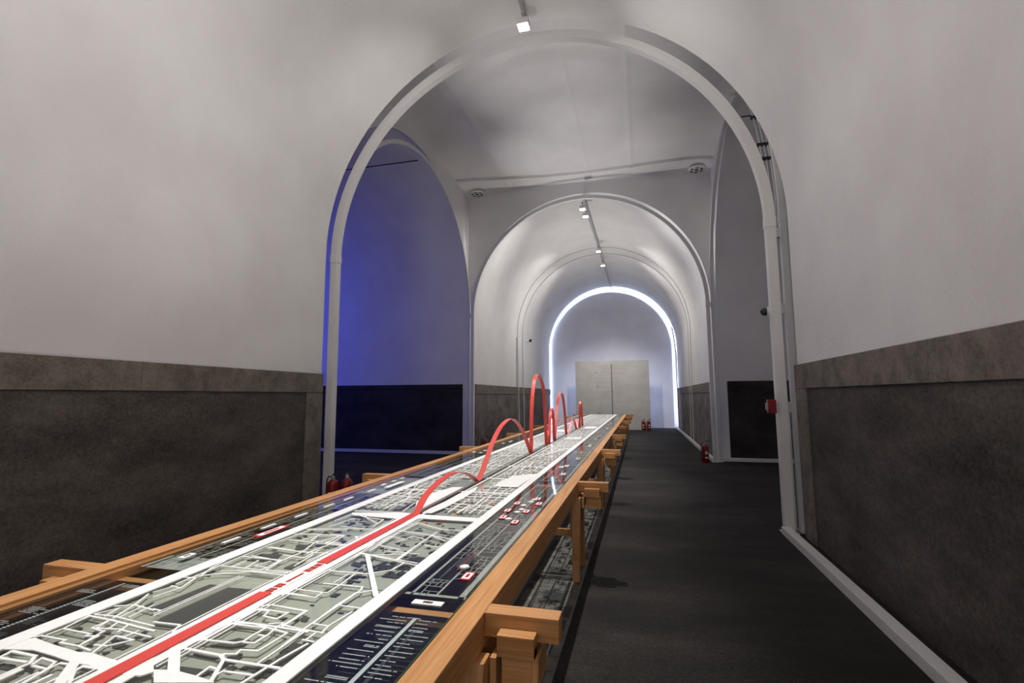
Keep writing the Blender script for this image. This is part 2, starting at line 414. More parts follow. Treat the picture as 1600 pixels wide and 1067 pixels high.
for yb in BEAMS:
    h = .0375
    m_ = MB()
    prof = [(-2.625,TZ-.08),(-2.625,TZ),(XL0,TZ),(XL0,TZ-.046),(XR1,TZ-.046),(XR1,TZ),(-.287,TZ),(-.287,TZ-.08)]
    if yb > 19.9 or yb < 0: h = .034
    n = len(prof)
    m_.v = [(x,yb-h,z) for x,z in prof]+[(x,yb+h,z) for x,z in prof]
    m_.f = [(0,1,2,3,4,5,6,7)[::-1], tuple(range(n,2*n))]+[(i,(i+1)%n,n+(i+1)%n,n+i) for i in range(n)]
    beam = tb(m_, 'crossbeam', OAK_X, bevel=.003)
    for s in (1,-1):
        X = lambda a: -1.455+s*(a+1.455)      # mirrored about the table's centre
        def bb(a0,a1,y0,y1,z0,z1,nm,mat):
            p, q = sorted((X(a0),X(a1))); return tb(MB().box(p,q,y0,y1,z0,z1), nm, mat, beam, bevel=.002)
        bb(-.486,-.360,yb-.092,yb+.092,.648,.718-.039,'bearer_block',OAK_X)
        bb(-.486,-.360,yb-.094,yb-.040,.648,.716,'bearer_cheek',OAK_X)
        bb(-.486,-.360,yb+.040,yb+.094,.648,.716,'bearer_cheek',OAK_X)
        bb(-.475,-.372,yb-.072,yb-.045,.555,.646,'hanger_board',OAK_X)
        bb(-.512,-.490,yb-.085,yb+.085,.555,.640,'hanger_board',OAK_Z)
        bb(-.610,-.590,yb-.095,yb+.120,.30,.595,'side_plate',OAK_Y)
        bb(-.372,-.350,yb-.075,yb+.075,.555,.646,'hanger_board',OAK_Z)
        for e, foot in ((-1,-.20),(1,.20)):
            m_ = MB(); w0, w1 = .036, .029
            xa, xb = X(-.552), X(-.552); ya, yf = yb+e*.10, yb+foot
            m_.v = [(xb+i*w1, yf+j*w1, 0.0) for i,j in ((-1,-1),(1,-1),(1,1),(-1,1))]+[(xa+i*w0, ya+j*w0, TZ-.117) for i,j in ((-1,-1),(1,-1),(1,1),(-1,1))]
            m_.f = [(0,3,2,1),(4,5,6,7),(0,1,5,4),(1,2,6,5),(2,3,7,6),(3,0,4,7)]
            tb(m_, 'leg', OAK_Z, beam, bevel=.003)
    # low tie between the two sides
    tb(MB().box(-2.33,-.58,yb-.02,yb+.02,.30,.36), 'stretcher', OAK_X, beam, bevel=.002)

# glass panes, one per bay
for k in range(len(BEAMS)-1):
    a, b = BEAMS[k]+.002, BEAMS[k+1]-.002
    if k == 0: a = TY0+.02
    if k == len(BEAMS)-2: b = TY1-.002
    g = MB(); x0, x1 = XL1+.002, XR0-.006
    g.add([(x0,a,TZ-.001),(x1,a,TZ-.001),(x1,b,TZ-.001),(x0,b,TZ-.001)], [(0,1,2,3)])
    p = tb(g, 'glass_pane', GLASS); p['label'] = 'clear glass pane'
    tb(MB().box(x1,x1+.004,a,b,TZ-.011,TZ-.001), 'glass_edge', GEDGE, p)

# ------------------------------------------------------------------ map on the table
ROADS=[
(8,((-1.85,1.204),(-1.841,1.216),(-1.732,1.213),(-1.732,1.197),(-1.655,1.195),(-1.663,1.257),(-1.702,1.247),(-1.701,1.261),(-1.827,1.268),(-1.83,1.225))),
(8,((-1.827,1.268),(-1.847,1.357))),
(8,((-1.839,1.32),(-1.84,1.359),(-1.742,1.352),(-1.739,1.293),(-1.692,1.287))),
(10,((-1.851,1.36),(-1.742,1.352),(-1.525,1.325))),
(8,((-1.742,1.352),(-1.726,1.296),(-1.649,1.308),(-1.497,1.291))),
(8,((-1.7,1.347),(-1.681,1.3))),
(8,((-1.646,1.338),(-1.628,1.292))),
(8,((-1.679,1.287),(-1.655,1.195),(-1.591,1.183))),
(8,((-1.57,1.174),(-1.611,1.27),(-1.53,1.263),(-1.573,1.215),(-1.612,1.211))),
(8,((-1.611,1.27),(-1.576,1.271),(-1.573,1.313))),
(8,((-1.84,1.375),(-1.809,1.432),(-1.79,1.371))),
(8,((-1.836,1.372),(-1.763,1.377),(-1.558,1.352))),
(8,((-1.747,1.366),(-1.782,1.465),(-1.674,1.448))),
(7,((-1.732,1.377),(-1.742,1.466))),
(7,((-1.702,1.385),(-1.714,1.481))),
(8,((-1.84,1.442),(-1.782,1.465),(-1.828,1.555))),
(12,((-1.806,1.093),(-1.813,1.125),(-1.713,1.121),(-1.682,1.09),(-1.683,1.023))),
(12,((-1.799,1.089),(-1.7,1.091))),
(9,((-1.668,1.088),(-1.681,1.118),(-1.62,1.111),(-1.6,1.079),(-1.656,1.081))),
(9,((-1.6,1.079),(-1.6,1.111),(-1.572,1.112))),
(13,((-1.583,1.016),(-1.597,1.075))),
(34,((-1.491,1.039),(-1.561,1.12))),
(12,((-1.467,1.045),(-1.516,1.089),(-1.52,1.114),(-1.452,1.116))),
(34,((-1.382,1.274),(-1.248,1.151))),
(9,((-1.328,1.316),(-1.214,1.322),(-1.194,1.339),(-1.195,1.368),(-1.191,1.428),(-1.321,1.425),(-1.323,1.36),(-1.328,1.316))),
(9,((-1.369,1.271),(-1.325,1.314),(-1.323,1.36),(-1.326,1.431),(-1.25,1.442),(-1.101,1.415),(-1.108,1.3),(-1.161,1.292),(-1.157,1.27),(-1.191,1.261),(-1.181,1.247))),
(12,((-1.355,1.262),(-1.198,1.254),(-1.167,1.237),(-0.983,1.237))),
(13,((-1.167,1.237),(-1.115,1.145))),
(9,((-1.169,1.15),(-1.173,1.195),(-1.148,1.191))),
(9,((-1.124,1.167),(-1.119,1.188),(-1.027,1.191))),
(10,((-1.028,1.154),(-1.013,1.272),(-0.994,1.37))),
(8,((-1.058,1.239),(-1.054,1.434))),
(9,((-1.324,1.454),(-1.324,1.534),(-1.274,1.538),(-1.262,1.5),(-1.202,1.491),(-1.198,1.54),(-1.333,1.548),(-1.329,1.476))),
(9,((-1.328,1.567),(-1.299,1.583),(-1.144,1.57),(-1.145,1.446))),
(10,((-1.332,1.445),(-1.161,1.442),(-1.043,1.436))),
(8,((-1.149,1.383),(-1.159,1.435),(-1.159,1.472),(-1.202,1.454))),
(8,((-1.189,1.334),(-1.152,1.337),(-1.152,1.382),(-1.178,1.383))),
(8,((-1.361,1.594),(-1.357,1.661),(-1.315,1.68))),
(8,((-1.319,1.804),(-1.322,1.689),(-1.228,1.682))),
(6,((-1.628,1.41),(-1.621,1.8))),
(5,((-1.643,1.423),(-1.637,1.796))),
(9,((-1.585,1.375),(-1.481,1.378),(-1.459,1.334))),
(8,((-1.682,1.455),(-1.646,1.451))),
(7,((-1.469,1.338),(-1.47,1.836))),
(8,((-1.895,1.632),(-1.864,1.729),(-1.797,1.733),(-1.761,1.632),(-1.782,1.538))),
(8,((-1.815,1.64),(-1.765,1.631))),
(7,((-1.827,1.576),(-1.807,1.642))),
(24,((-1.267,2.169),(-0.976,1.741))),
(9,((-1.267,2.169),(-1.044,2.106),(-1.057,2.006),(-1.137,1.941),(-1.271,1.938),(-1.317,1.943))),
(8,((-1.044,2.106),(-0.976,2.089))),
(8,((-1.092,2.129),(-1.091,2.279))),
(8,((-1.322,2.184),(-1.262,2.161),(-1.095,2.22))),
(8,((-1.328,1.667),(-1.326,1.755),(-1.311,2.187))),
(9,((-1.246,1.808),(-1.075,1.81),(-1.063,1.781),(-1.067,1.446),(-1.056,1.336))),
(8,((-1.326,1.755),(-1.323,1.73),(-1.192,1.724),(-1.19,1.677),(-1.318,1.682))),
(8,((-1.192,1.724),(-1.174,1.729),(-1.174,1.818),(-1.183,1.93))),
(7,((-1.211,1.823),(-1.208,1.923))),
(8,((-1.071,1.639),(-0.979,1.634))),
(9,((-1.064,1.491),(-1.071,1.639),(-1.065,1.749),(-1.016,1.792))),
(8,((-1.064,1.491),(-1.002,1.488),(-0.996,1.442))),
(8,((-1.002,1.488),(-0.988,1.596))),
(9,((-1.254,1.578),(-1.149,1.567),(-1.15,1.456))),
(9,((-1.157,1.459),(-1.067,1.446),(-0.992,1.443))),
(8,((-1.024,1.39),(-0.984,1.388))),
(8,((-1.013,1.392),(-1.013,1.434))),
(14,((-1.826,2.963),(-1.496,2.976))),
(9,((-1.839,2.497),(-1.643,2.556),(-1.402,2.588))),
(9,((-1.773,2.408),(-1.558,2.426),(-1.542,2.255),(-1.559,2.124))),
(8,((-1.699,2.403),(-1.674,2.303),(-1.504,2.303))),
(9,((-1.565,2.289),(-1.426,2.283))),
(9,((-1.435,2.423),(-1.493,2.43),(-1.43,2.361))),
(9,((-1.507,2.637),(-1.528,2.791),(-1.664,2.816),(-1.812,2.902))),
(8,((-1.689,2.594),(-1.537,2.581))),
(8,((-1.68,2.842),(-1.636,2.794),(-1.527,2.71))),
(10,((-1.323,2.706),(-1.289,2.766),(-1.091,2.662),(-0.967,2.668))),
(10,((-1.312,2.586),(-1.112,2.543),(-0.948,2.497))),
(9,((-1.103,2.612),(-1.102,2.134))),
(8,((-1.112,2.543),(-0.997,2.465))),
(8,((-1.286,2.224),(-1.301,2.565),(-1.284,2.741))),
(8,((-1.284,2.317),(-1.152,2.274))),
(8,((-1.217,2.241),(-1.032,2.233))),
(9,((-1.309,2.184),(-0.988,2.115))),
(8,((-0.97,2.355),(-1.066,2.369))),
(8,((-1.486,2.026),(-1.476,2.161))),
(8,((-1.798,2.7),(-1.795,2.875))),
(8,((-1.753,2.579),(-1.716,2.775))),
(8,((-1.3,2.313),(-1.318,2.472),(-1.223,2.452))),
(7,((-1.229,2.389),(-1.196,2.501),(-1.12,2.476))),
(7,((-1.331,2.345),(-1.308,2.133))),
(8,((-1.818,1.662),(-1.821,1.88),(-1.831,2.188),(-1.815,2.499))),
(9,((-1.768,1.787),(-1.663,1.831),(-1.625,1.85),(-1.449,1.846))),
(8,((-1.765,1.831),(-1.634,1.859),(-1.467,1.869))),
(8,((-1.829,1.728),(-1.768,1.787))),
(9,((-1.821,1.88),(-1.601,1.875),(-1.609,2.005),(-1.82,2.009))),
(8,((-1.76,1.875),(-1.757,1.958))),
(8,((-1.686,1.873),(-1.71,1.98))),
(8,((-1.61,1.911),(-1.67,1.917),(-1.648,1.984))),
(9,((-1.787,2.028),(-1.601,1.996),(-1.594,2.133),(-1.811,2.155))),
(8,((-1.601,1.996),(-1.582,1.879))),
(9,((-1.79,2.293),(-1.632,2.276),(-1.568,2.433),(-1.86,2.394))),
(8,((-1.632,2.276),(-1.594,2.133))),
(9,((-1.805,2.169),(-1.594,2.133),(-1.459,2.142))),
(8,((-1.632,2.276),(-1.533,2.273),(-1.443,2.268))),
(8,((-1.728,2.308),(-1.688,2.404))),
(8,((-1.571,2.277),(-1.575,2.402))),
(8,((-1.648,2.073),(-1.528,2.057),(-1.53,2.172))),
(8,((-1.499,1.958),(-1.515,2.105))),
(8,((-1.576,1.881),(-1.448,1.883))),
(9,((-1.815,2.499),(-1.613,2.531))),
(8,((-1.851,1.936),(-1.838,1.856),(-1.795,1.754))),
(9,((-1.776,3.438),(-1.739,3.568),(-1.853,3.956))),
(9,((-1.673,3.24),(-1.641,3.319),(-1.791,3.73),(-1.669,3.758))),
(9,((-1.514,3.02),(-1.552,3.268),(-1.503,3.315)))]
PLAZAS=[
((-1.964,1.183),(-1.841,1.2),(-1.733,1.182),(-1.617,1.168),(-1.57,1.174),(-1.527,1.167),(-1.451,1.158),(-1.44,1.254),(-1.401,1.221),(-1.455,1.112),(-1.512,1.122),(-1.561,1.12),(-1.675,1.136),(-1.76,1.145),(-1.863,1.125)),
((-1.455,1.112),(-1.44,1.254),(-1.3,1.138),(-1.316,1.114),(-1.376,1.107),(-1.373,1.068),(-1.429,1.054)),
((-1.31,1.146),(-1.251,1.158),(-1.172,1.15),(-1.102,1.139),(-1.099,1.136),(-1.252,1.098)),
((-1.812,2.902),(-1.482,2.98),(-1.406,2.966),(-1.311,2.958),(-0.963,2.953),(-0.97,2.868),(-1.328,2.867),(-1.347,2.753),(-1.475,2.832),(-1.778,2.849)),
((-1.429,3.01),(-1.553,3.303),(-1.575,3.605),(-1.507,3.887),(-1.415,3.908),(-1.403,4.162),(-1.396,3.003)),
((-1.383,3.006),(-1.322,3.977),(-1.281,3.801),(-1.272,3.515),(-1.283,3.198),(-1.312,3.008)),
((-1.196,4.006),(-1.197,4.263),(-1.16,4.561),(-0.968,4.73),(-0.993,4.004))]
DARKS=[
((-1.73,1.495),(-1.712,1.72),(-1.668,1.72),(-1.665,1.467),(-1.705,1.475)),
((-1.592,1.381),(-1.616,1.422),(-1.611,1.711),(-1.497,1.717),(-1.497,1.636),(-1.496,1.526),(-1.492,1.468),(-1.491,1.383)),
((-1.293,1.315),(-1.247,1.376),(-1.197,1.371),(-1.194,1.339),(-1.221,1.321)),
((-1.287,1.199),(-1.208,1.202),(-1.166,1.202),(-1.17,1.185),(-1.186,1.166),(-1.25,1.166)),
((-1.052,1.241),(-1.02,1.389),(-0.99,1.365),(-0.987,1.241)),
((-1.772,1.494),(-1.773,1.531),(-1.689,1.461)),
((-1.824,1.287),(-1.82,1.313),(-1.798,1.308),(-1.79,1.281)),
((-1.767,1.283),(-1.745,1.292),(-1.702,1.288),(-1.707,1.276)),
((-1.784,2.006),(-1.796,2.096),(-1.695,2.121),(-1.658,2.025)),
((-1.705,2.232),(-1.671,2.28),(-1.636,2.222),(-1.679,2.186)),
((-1.552,1.955),(-1.548,2.019),(-1.487,2.023),(-1.499,1.948)),
((-1.841,1.797),(-1.825,1.86),(-1.788,1.792)),
((-1.592,3.084),(-1.6,3.336),(-1.536,3.275),(-1.555,3.093)),
((-1.284,2.059),(-1.295,2.104),(-1.238,2.085),(-1.228,2.042)),
((-1.306,1.268),(-1.207,1.263),(-1.22,1.254),(-1.296,1.259))]

WL0, WL1, WR0, WR1 = -1.925, -1.852, -.975, -.915     # white border strips
AXI = -1.397                                           # red axis
ZS0, ZS1 = TZ, TZ+.004                                 # street cut-out lies on the glass
ZB = TZ-.014                                           # grey board under the glass
rnd = random.Random(11)
streets = {}; blocks = {}; lines = {}
def ZJ(): return ZS1-rnd.random()*.0009
def bay(y):
    for k in range(len(BEAMS)-1):
        if y < BEAMS[k+1]: return k
    return len(BEAMS)-2
def S_(y): return streets.setdefault(bay(y), MB())
def B_(y): return blocks.setdefault(bay(y), MB())
def clipx(p): return (min(max(p[0],WL1-.01),WR0+.01), p[1])
for wd, pts in ROADS:
    pts = [clipx(p) for p in pts]
    for a, b in zip(pts, pts[1:]):
        if math.hypot(a[0]-b[0],a[1]-b[1]) < .004: continue
        cut = [t for t in ((yb-a[1])/(b[1]-a[1]) if abs(b[1]-a[1]) > 1e-6 else -1 for yb in BEAMS) if 0 < t < 1]
        ts = [0.0]+sorted(cut)+[1.0]
        for t0, t1 in zip(ts, ts[1:]):
            pa = (a[0]+(b[0]-a[0])*t0, a[1]+(b[1]-a[1])*t0); pc = (a[0]+(b[0]-a[0])*t1, a[1]+(b[1]-a[1])*t1)
            S_((pa[1]+pc[1])/2).seg(pa, pc, wd*.00084, ZS0, ZJ(), ext=0 if cut else wd*.0004)
def clipy(P, y0, y1):
    for lim, sg in ((y0,1),(y1,-1)):
        o = []
        for i in range(len(P)):
            a, b = P[i-1], P[i]; ia, ib = sg*(a[1]-lim) >= 0, sg*(b[1]-lim) >= 0
            if ia != ib: t = (lim-a[1])/(b[1]-a[1]); o.append((a[0]+(b[0]-a[0])*t, lim))
            if ib: o.append(b)
        P = o
    return P
for pl in PLAZAS:
    for k in range(len(BEAMS)-1):
        q = clipy([clipx(p) for p in pl], BEAMS[k], BEAMS[k+1])
        if len(q) > 2: streets.setdefault(k, MB()).prism(q, ZS0, ZJ())
for pl in DARKS:
    yy = sum(p[1] for p in pl)/len(pl); B_(yy).prism(list(pl), ZB, ZB+.004)
# centre band and its parallel kerb lines
def vline(x, y0, y1, wd):
    y = y0
    while y < y1:
        k = bay(y+1e-4); e = min(y1, BEAMS[k+1]); streets.setdefault(k, MB()).box(x-wd/2, x+wd/2, y, e, ZS0, ZJ()); y = e+1e-6
vline(-1.440, TY0+.03, 2.92, .030); vline(-1.349, TY0+.03, 2.92, .036)
vline(-1.398, TY0+.03, 2.92, .056)
vline(-1.470, TY0+.03, 2.9, .006); vline(-1.318, 1.16, 2.9, .005); vline(-1.302, 1.2, 2.9, .005)
vline(-1.405, 2.96, TY1-.05, .016); vline(-1.352, 2.96, TY1-.05, .016)
vline(-1.47, 4.2, TY1-.05, .008); vline(-1.29, 4.2, TY1-.05, .008)
# generated street grid beyond the traced quarter
def split(x0,x1,y0,y1,d):
    w_, h_ = x1-x0, y1-y0
    lim = .075 + .0035*max(0,y0-3)
    if (w_ < lim and h_ < lim*1.6) or d > 9 or (d > 4 and rnd.random() < .10):
        for _ in range(rnd.choice((0,1,1,2,3))):
            bw, bh = rnd.uniform(.15,.5)*w_, rnd.uniform(.12,.45)*h_
            bx, by = rnd.uniform(x0+.006,x1-bw-.006), rnd.uniform(y0+.006,y1-bh-.006)
            if bw > .008: B_(by).box(bx,bx+bw,by,by+bh,ZB,ZB+.004)
        return
    wd = .016 if d < 2 else (.011 if d < 4 else .0075)
    if h_ > w_*rnd.uniform(.9,1.5) or w_ < lim:
        t = rnd.uniform(.32,.68); y = y0+t*h_; sk = rnd.uniform(-.06,.06)*w_
        S_(y).seg((x0,y-sk),(x1,y+sk),wd,ZS0,ZJ(),ext=.003); split(x0,x1,y0,y,d+1); split(x0,x1,y,y1,d+1)
    else:
        t = rnd.uniform(.32,.68); x = x0+t*w_; sk = rnd.uniform(-.03,.03)*w_
        S_((y0+y1)/2).seg((x-sk,y0),(x+sk,y1),wd,ZS0,ZJ(),ext=.003); split(x0,x,y0,y1,d+1); split(x,x1,y0,y1,d+1)
cuts = [3.06,3.75,4.40,5.2,6.1,7.05,7.9,8.8,9.72,10.5,11.4,12.37,13.2,14.1,15.02,15.9,16.7,17.67,18.7,19.85]
for a, b in zip(cuts, cuts[1:]):
    S_(b-.02).box(WL1-.005, WR0+.005, b-.034, b-.002, ZS0, ZJ())
    xl = -1.58 if b < 4.5 else -1.46
    xr = -1.27 if b < 4.5 else -1.31
    split(WL1,xl,a,b,0); split(xr,WR0,a,b,0)
for a, b in ((TY0+.05,.1),(.1,1.06)):
    split(WL1,-1.47,a,b,0); split(-1.31,WR0,a,b,0)
S_(6.2).prism([(-1.30,6.12),(-1.18,6.35),(-1.12,6.75),(-1.05,6.95),(-.98,7.0),(-.98,6.96),(-1.04,6.9),(-1.09,6.72),(-1.15,6.32),(-1.28,6.10)], ZS0, ZJ())
S_(8.7).prism([(-1.30,8.5),(-1.02,8.52),(-1.02,9.0),(-1.30,8.95)], ZS0, ZJ())
S_(10.6).prism([(-1.80,10.3),(-1.50,10.3),(-1.50,10.9),(-1.80,10.9)], ZS0, ZJ())
S_(11.8).prism([(-1.28,11.4),(-1.0,11.4),(-1.0,12.1),(-1.28,12.1)], ZS0, ZJ())
# small dark houses in the traced quarter
for (x0,x1,y0,y1,n_) in ((-1.06,-.98,1.18,1.42,46),(-1.20,-1.02,1.19,1.30,14),(-1.08,-.97,1.95,2.24,60),(-1.18,-1.08,2.0,2.12,18),(-1.28,-1.12,1.50,1.56,5),
        (-1.28,-.98,2.16,2.60,44),(-1.28,-.98,2.62,2.85,14),(-1.83,-1.50,1.95,2.85,70),(-1.80,-1.5,1.19,1.36,26),(-1.28,-1.10,1.86,2.15,22),(-1.25,-1.0,1.6,1.8,6),(-1.82,-1.6,1.05,1.1,6)):
    for _ in range(n_):
        bw, bh = rnd.uniform(.006,.026), rnd.uniform(.006,.034)
        if rnd.random() < .3: bw *= 1.8
        x, y = rnd.uniform(x0,x1-bw), rnd.uniform(y0,y1-bh)
        B_(y).box(x,x+bw,y,y+bh,ZB,ZB+.003+rnd.random()*.002)
        if rnd.random() < .3: B_(y).box(x+bw,x+bw+.008,y,y+bh*.4,ZB,ZB+.003)

ORD = ['nearest the camera', 'second from the camera', 'third from the camera', 'fourth from the camera', 'fifth from the camera', 'sixth from the camera', 'seventh from the camera', 'last, at the far end']
def glyph_row(m_, x0, x1, y, h, z, r_, dens=.8, step=.0085, thick=.0006):
    x = x0
    while x < x1-.004:
        if r_.random() < dens: m_.box(x, min(x1,x+step*r_.uniform(.6,.9)), y-h/2, y+h/2, z, z+thick)
        x += step
def name_tag(parent_f, x, y, lx, ly, red):
    t_ = parent_f(MB().box(x-lx/2,x+lx/2,y-ly/2,y+ly/2,TZ-.0005,TZ+.003), 'name_tag', TAGRED if red else TAGW)
    if red: parent_f(MB().box(x-lx*.40,x+lx*.40,y-ly*.40,y+ly*.40,TZ+.003,TZ+.0036), 'tag_face', TAGW, t_)
    m_ = MB(); q = max(3,int(ly/.010))
    for i in range(q):
        c = y-ly*.24+ly*.48*(i+.5)/q; hh = ly*.48/q*.34
        m_.box(x-lx*.16,x+lx*.16,c-hh,c+hh,TZ+.0031,TZ+.0042)
        m_.box(x-lx*.03,x+lx*.03,c-hh*1.3,c+hh*1.3,TZ+.0031,TZ+.0042)
    parent_f(m_, 'tag_lettering', TAGRED if red else TAGK, t_)
NB = len(BEAMS)-1
for k in range(NB):
    a = BEAMS[k]+.090 if k else TY0+.03
    b = BEAMS[k+1]-.045
    if k == NB-1: b = TY1-.04
    P_ = empty('city_map_panel', (-1.45,(a+b)/2,TZ), 'city map panel with white street cut-out on the long table, '+ORD[k], 'map panel', 'map panels on the long table')
    L = P_.location.copy()
    def pb(m_, nm, mat, parent=None, L=L, P_=P_, **kw):
        m_.v = [(p[0]-L.x,p[1]-L.y,p[2]-L.z) for p in m_.v]; return m_.build(nm, mat, parent or P_, **kw)
    pb(MB().box(WL0+.005,WR1-.005,(BEAMS[k]+.088 if k else a),(BEAMS[k+1]+.082 if k < NB-1 else b),ZB-.006,ZB), 'base_board', GREYP)
    if k in blocks and blocks[k].v: pb(blocks[k], 'building_blocks', DARKP, kind='stuff')
    ya, yb_ = (BEAMS[k] if k else TY0+.03), (BEAMS[k+1] if k < NB-1 else TY1-.04)
    pb(streets[k], 'street_cutout', WHITE, kind='stuff')
    pb(MB().box(WL0,WL1,ya+.0005,yb_-.0005,ZS0,ZS1+.0005), 'border_strip', WHITE)
    pb(MB().box(WR0,WR1,ya+.0005,yb_-.0005,ZS0,ZS1+.0005), 'border_strip', WHITE)
    rr = random.Random(100+k)
    zf = TZ-.020
    if k == 0:
        # right: dark film with a timeline
        pb(MB().box(WR1+.002,XR0-.022,a,b-.02,zf-.001,zf), 'timeline_film', FILM)
        ax = -.775; m_ = MB(); y = .2
        pb(MB().box(ax-.007,ax+.007,.1,b-.05,zf+.0004,zf+.001), 'timeline_axis', TEAL)
        tx = MB(); y = b-.055
        while y > .3:
            n2 = 1 if rr.random() < .7 else 2
            ll, lr = rr.uniform(.03,.115), rr.uniform(.02,.085)
            for q in range(n2):
                if rr.random() < .92: glyph_row(tx, ax-.018-ll, ax-.018, y-q*.008, .0042, zf+.0004, rr, .93, .0056)
                if rr.random() < .92: glyph_row(tx, ax+.018, min(ax+.018+lr,XR0-.03), y-.009-q*.008, .0042, zf+.0004, rr, .93, .0056)
            y -= rr.uniform(.019,.030) + (n2-1)*.008
        pb(tx, 'timeline_text', TEXT, kind='stuff')
        pb(MB().box(ax-.02,ax+.02,b-.055,b-.051,zf+.0004,zf+.001), 'axis_cap', TEXT)
        # left: dark film with photographs and captions
        pb(MB().box(XL1+.038,WL0-.004,a,b-.02,zf-.001,zf), 'photo_film', FILM)
        tx = MB(); y = b-.05
        while y > .4:
            sidex = -1 if rr.random() < .5 else 1
            for q in range(rr.choice((3,4,5))):
                x0 = -2.085+sidex*.02 if sidex > 0 else -2.19
                glyph_row(tx, x0, x0+rr.uniform(.06,.10), y-q*.010, .0042, zf+.0004, rr, .95, .0056)
            y -= rr.uniform(.07,.13)
        pb(tx, 'caption_text', TEXT, kind='stuff')
        dt = MB(); y = .3
        while y < b-.04:
            dt.box(-2.090,-2.078,y,y+.008,zf+.0004,zf+.001); y += .012
        pb(dt, 'dotted_axis', TEXT, kind='stuff')
        def pf(m_, nm, mat, parent=None): return pb(m_, nm, mat, parent)
        name_tag(pf, -.765, 1.735, .115, .034, False)
    else:
        for (s0, s1, side) in ((WR1+.004, XR0-.024, 1), (XL1+.040, WL0-.006, -1)):
            ln = MB(); bk = MB(); wS = s1-s0
            # grey border bars
            ln.box(s0+.022,s0+.034,a,b,zf,zf+.001); ln.box(s1-.030,s1-.006,a,b,zf,zf+.001)
            if side < 0 and k == 1: ln.box(s0,s1,a,a+.16,zf,zf+.001); ln.box(s0,s1,b-.75,b,zf,zf+.001)
            else: ln.box(s0,s1,a,a+.02,zf,zf+.001)
            ln.box(s0+wS*.50,s0+wS*.535,a,b,zf,zf+.0012)
            def sub(x0,x1,y0,y1,d):
                w_, h_ = x1-x0, y1-y0
                if d > 8 or (w_ < .035 and h_ < .06) or (d > 3 and rr.random() < .13):
                    if rr.random() < .22: bk.box(x0+.003,x1-.003,y0+.003,y1-.003,zf-.001,zf)
                    return
                if h_ > w_*1.2:
                    y = y0+rr.uniform(.3,.7)*h_; ln.seg((x0,y),(x1,y+rr.uniform(-.01,.01)),.0035,zf,zf+.001); sub(x0,x1,y0,y,d+1); sub(x0,x1,y,y1,d+1)
                else:
                    x = x0+rr.uniform(.3,.7)*w_; ln.seg((x,y0),(x+rr.uniform(-.008,.008),y1),.0035,zf,zf+.001); sub(x0,x,y0,y1,d+1); sub(x,x1,y0,y1,d+1)
            sub(s0+.03,s0+wS*.5,a,b,0); sub(s0+wS*.535,s1-.03,a,b,0)
            pb(ln, 'side_map_lines', LINEP, kind='stuff')
            if bk.v: pb(bk, 'side_map_blocks', FILM, kind='stuff')
        def pf(m_, nm, mat, parent=None): return pb(m_, nm, mat, parent)
        if k == 1:
            for (x,y) in ((-.715,2.02),(-.74,2.92),(-.84,3.02),(-.86,3.20),(-.735,3.20),(-.85,3.42),(-.70,3.44),(-.74,3.60)):
                name_tag(pf, x, y, .042, .085, True)
            for (x,y) in ((-.765,2.12),(-.795,2.98),(-.785,3.16),(-.775,3.24),(-.79,3.36),(-.765,3.48),(-.76,3.56)):
                m_ = MB(); m_.box(x-.012,x+.012,y-.02,y+.02,TZ-.0005,TZ+.006); m_.box(x-.02,x+.02,y-.009,y+.009,TZ-.0005,TZ+.005); pb(m_, 'landmark_marker', WHITE)
            pb(MB().prism([(-.79,2.12),(-.77,2.16),(-.765,2.30),(-.785,2.34),(-.815,2.30),(-.82,2.16)], TZ-.012, TZ-.008), 'arena_marker', DARKP)
            pb(MB().box(-.7945,-.7905,2.10,2.36,TZ-.008,TZ-.006), 'arena_line', TAGRED)
            name_tag(pf, -2.09, 1.96, .035, .07, False)
            name_tag(pf, -2.01, 2.42, .045, .24, True)
            for (x,y) in ((-2.09,2.22),(-2.10,2.50),(-2.095,2.78),(-2.09,3.06),(-2.09,3.30),(-2.09,3.62)):
                pb(MB().box(x-.010,x+.010,y-.055,y+.055,TZ-.0005,TZ+.004), 'landmark_marker', WHITE)
            pb(MB().box(-2.06,-2.02,3.76,4.06,TZ-.0005,TZ+.003), 'name_strip', TAGW)
            for (x,y) in ((-2.13,3.88),(-2.13,4.06),(-2.13,4.22)): pb(MB().box(x-.012,x+.012,y-.03,y+.03,TZ-.0005,TZ+.004), 'landmark_marker', WHITE)
        else:
            for q in range(5):
                x = rr.uniform(WR1+.07, XR0-.09); y = rr.uniform(a+.2,b-.2)
                if rr.random() < .5: name_tag(pf, x, y, .04, .11, rr.random() < .35)
                else: pb(MB().box(x-.012,x+.012,y-.03,y+.03,TZ-.0005,TZ+.004), 'landmark_marker', WHITE)
            for q in range(3):
                x = rr.uniform(XL1+.09, WL0-.07); y = rr.uniform(a+.2,b-.2)
                pb(MB().box(x-.012,x+.012,y-.05,y+.05,TZ-.0005,TZ+.004), 'landmark_marker', WHITE)

